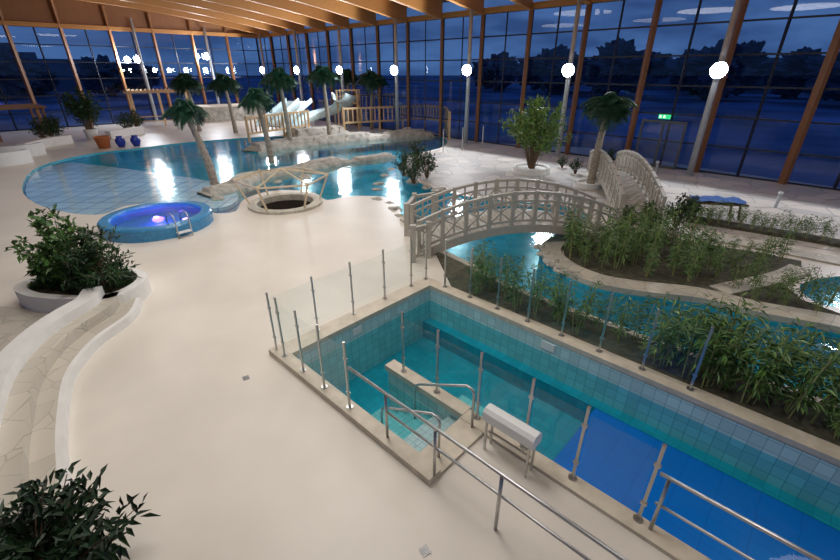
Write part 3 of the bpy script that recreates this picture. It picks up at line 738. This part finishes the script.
def pavilion(loc,rz,w,d,h,label,m=M_WOOD):
    r=empty('pavilion',loc,rz,label,'pavilion')
    for x in(-w/2,0,w/2):
        for y in(-d/2,d/2): MB().beam((x,y,0),(x,y,h),.16,.16).obj('post',m,r)
    b=MB(); k=int(w/.35)
    for i in range(k+1): b.beam((-w/2+w*i/k,-d/2-.3,h+.12),(-w/2+w*i/k,d/2+.3,h+.12),.08,.14)
    for y in(-d/2,d/2): b.beam((-w/2-.3,y,h),(w/2+.3,y,h),.12,.18)
    b.obj('roof_slats',m,r); 
    b=MB()
    for z in(.5,.9): b.beam((-w/2,-d/2,z),(w/2,-d/2,z),.06,.08)
    b.obj('side_rail',m,r); return r
pavilion(G(22,137),-.7,4.5,3.2,2.2,'low brown timber pavilion beside glass wall',woodmat('brown_wood',(.26,.13,.06),(.38,.2,.10)))
pavilion(G(166,124),.5,5,3.2,3.1,'honey coloured timber pergola near end wall')
b=MB(); q=G(234,119); b.box((q.x,q.y,.7),(6.5,3.2,1.4),.6,0); b.box((q.x,q.y,1.45),(6.8,3.5,.12),.6,1); tag(b.obj('stone_terrace',[M_ROCK,M_COPE]),'raised stone terrace near the palms','terrace')
# slide
S=1.3
sl=G(318,130); r=empty('water_slide',sl,0,'pale blue fibreglass water slide on rock mound','water slide'); 
path=[]
for i in range(25):
    t=i/24; a=-.6+t*3.4; path.append(Vector(((1.9*math.cos(a)+.2)*S,(1.9*math.sin(a)+.6-1.8*t)*S,2.4*(1-t)+.8)))
vs=[];fs=[];m=9
for i,p in enumerate(path):
    d=(path[min(i+1,24)]-path[max(i-1,0)]).normalized(); s=d.cross(Vector((0,0,1))).normalized(); u=s.cross(d)
    for k in range(m):
        an=math.pi*k/(m-1); vs.append(p+s*math.cos(an)*1.0-u*math.sin(an)*.75)
for i in range(24):
    for k in range(m-1): fs.append((i*m+k,i*m+k+1,(i+1)*m+k+1,(i+1)*m+k))
o=MB().add(vs,fs).obj('chute',M_SLIDE,r,smooth=True); md=o.modifiers.new('thick','SOLIDIFY'); md.thickness=.1
b=MB(); b.box((2.9,1.0,2.3),(2.0,2.0,.15)); 
for x in(2.0,3.8):
    for y in(.1,1.9): b.beam((x,y,0),(x,y,3.4),.14,.14)
for y in(.1,1.9): b.beam((1.9,y,3.35),(3.9,y,3.35),.08,.08); b.beam((1.9,y,2.85),(3.9,y,2.85),.05,.05)
b.obj('start_platform',M_WOOD,r)
for i in(6,12,18):
    p=path[i]; MB().tube([(p.x,p.y,0),(p.x,p.y,p.z-.4)],.09,8).obj('support',M_POLE,r)
r=empty('water_slide',G(296,132)+Vector((-.3,1.5,0)),0,'wide white slide running down the rock mound','water slide')
b=MB(); 
b.beam((-1.6,-2.6,.6),(0,1.9,2.3),2.4,.12)
for dx in(-1.2,0,1.2): b.beam((dx-1.6,-2.6,.75),(dx,1.9,2.45),.10,.4)
b.obj('chute',M_SLIDE,r); b=MB()
b.beam((-.5,.6,0),(-.5,.6,1.7),.2,.2); b.beam((0,1.8,0),(0,1.8,2.1),.2,.2); b.beam((-.5,.6,1.0),(0,1.8,1.0),.1,.1); b.obj('supports',M_POLE,r)
# glass screen
r=empty('glass_screen',G(443,152),0,'glass screen with steel posts at pool corner','barrier'); inv=inv_of(G(443,152))
P=[G(443,152),G(462,150),G(482,148)]
for i,p in enumerate(P):
    MB().beam(p,p+Vector((0,0,1.5)),.07,.07).obj('post',M_STEEL,r,inv=inv)
    if i<2:
        a=p;c=P[i+1]; MB().add([a+Vector((0,0,.15)),c+Vector((0,0,.15)),c+Vector((0,0,1.4)),a+Vector((0,0,1.4))],[(0,1,2,3)]).obj('pane',M_GLASS,r,inv=inv)
# table with blue cloth
p=G(712,216); r=empty('garden_table',p,-.2,'garden table draped with crumpled blue cloth','table')
for x in(-.75,.75):
    for y in(-.35,.35): MB().beam((x,y,0),(x*.9,y*.9,.55),.06,.06).obj('leg',M_WOODDARK,r)
MB().box((0,0,.57),(1.8,.9,.05)).obj('top',M_WOODDARK,r)
b=MB(); vs=[];fs=[]
for i in range(13):
    for j in range(8):
        x=-.85+1.7*i/12; y=-.42+.84*j/7; vs.append((x,y,.66+.08*noise.noise(Vector((x*3,y*3,0)))+.06*noise.noise(Vector((x*8,y*8,3)))))
for i in range(12):
    for j in range(7): k=i*8+j; fs.append((k,k+8,k+9,k+1))
b.add(vs,fs).obj('cloth',M_CLOTH,r,smooth=True)
for px in((775,208),(655,174)):
    p=G(*px); r=empty('bollard_light',p,0,'small white bollard light on paving','lamp','bollard lights')
    MB().tube([(0,0,0),(0,0,.55)],.06,10).obj('body',M_POLE,r); MB().lathe([(.001,.1),(.08,.07),(.09,0),(.06,0)],12,(0,0,.58)).obj('cap',M_WHITE,r)

# ---------------- outside ----------------
big=[(-450,-390),(450,-390),(450,510),(-450,510)]
hall=[W(-.25,-.25)[:2],W(91,-.25)[:2],W(91,50.5)[:2],W(-.25,50.5)[:2]]
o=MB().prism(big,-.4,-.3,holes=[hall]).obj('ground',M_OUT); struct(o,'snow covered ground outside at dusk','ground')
tm=bmesh.new(); bmesh.ops.create_icosphere(tm,subdivisions=5,radius=1)
for v in tm.verts:
    q=v.co.copy(); v.co=q*(1+.5*noise.noise(q*1.6)+.35*noise.noise(q*4)+.3*noise.noise(q*10)); v.co.z*=1.1
tme=bpy.data.meshes.new('crown'); tm.to_mesh(tme); tm.free(); tme.materials.append(M_TREEOUT)
trk=MB().tube([(0,0,0),(0,0,4)],[.3,.15],8); tr0=None
spots=[W(-30+i*9+random.uniform(-2,2),-(70 if i%2 else 92)-random.uniform(0,8)) for i in range(18)]+[W(-(66 if i%2 else 85)-random.uniform(0,6),-5+i*9+random.uniform(-2,2)) for i in range(12)]
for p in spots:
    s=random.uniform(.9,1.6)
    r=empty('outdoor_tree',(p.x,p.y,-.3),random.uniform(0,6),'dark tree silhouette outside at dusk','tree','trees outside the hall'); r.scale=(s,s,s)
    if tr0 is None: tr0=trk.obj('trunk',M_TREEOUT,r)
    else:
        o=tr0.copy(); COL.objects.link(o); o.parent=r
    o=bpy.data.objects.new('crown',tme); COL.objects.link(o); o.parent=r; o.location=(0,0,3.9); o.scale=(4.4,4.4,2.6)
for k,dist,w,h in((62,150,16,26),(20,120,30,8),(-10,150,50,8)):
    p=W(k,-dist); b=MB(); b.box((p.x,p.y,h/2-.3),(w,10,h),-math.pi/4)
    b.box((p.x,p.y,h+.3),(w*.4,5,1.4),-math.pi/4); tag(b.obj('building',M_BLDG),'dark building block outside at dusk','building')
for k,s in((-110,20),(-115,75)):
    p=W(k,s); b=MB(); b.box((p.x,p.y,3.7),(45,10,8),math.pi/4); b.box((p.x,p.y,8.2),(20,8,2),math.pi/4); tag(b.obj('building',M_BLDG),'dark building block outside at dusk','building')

# ---------------- world ----------------
w=bpy.data.worlds.new('dusk'); SC.world=w; w.use_nodes=True; N=w.node_tree.nodes; L=w.node_tree.links; bg=N['Background']
tc=N.new('ShaderNodeTexCoord'); sp=N.new('ShaderNodeSeparateXYZ'); L.new(tc.outputs['Generated'],sp.inputs[0])
rp=N.new('ShaderNodeValToRGB'); e=rp.color_ramp.elements
e[0].position=0; e[0].color=(.075,.16,.36,1); e[1].position=.5; e[1].color=(.035,.09,.27,1)
nz=N.new('ShaderNodeTexNoise'); nz.inputs['Scale'].default_value=5; nz.inputs['Detail'].default_value=5
mp=N.new('ShaderNodeMapping'); mp.inputs['Scale'].default_value=(1,1,4); L.new(tc.outputs['Generated'],mp.inputs[0]); L.new(mp.outputs[0],nz.inputs['Vector'])
L.new(sp.outputs[2],rp.inputs['Fac'])
mx=N.new('ShaderNodeMix'); mx.data_type='RGBA'; mx.blend_type='MULTIPLY'; mx.inputs[0].default_value=.8
r2=N.new('ShaderNodeValToRGB'); r2.color_ramp.elements[0].position=.4; r2.color_ramp.elements[1].position=.6; r2.color_ramp.elements[0].color=(.35,.4,.5,1)
L.new(nz.outputs['Fac'],r2.inputs['Fac']); L.new(rp.outputs[0],mx.inputs[6]); L.new(r2.outputs[0],mx.inputs[7]); L.new(mx.outputs[2],bg.inputs[0]); bg.inputs[1].default_value=1.0
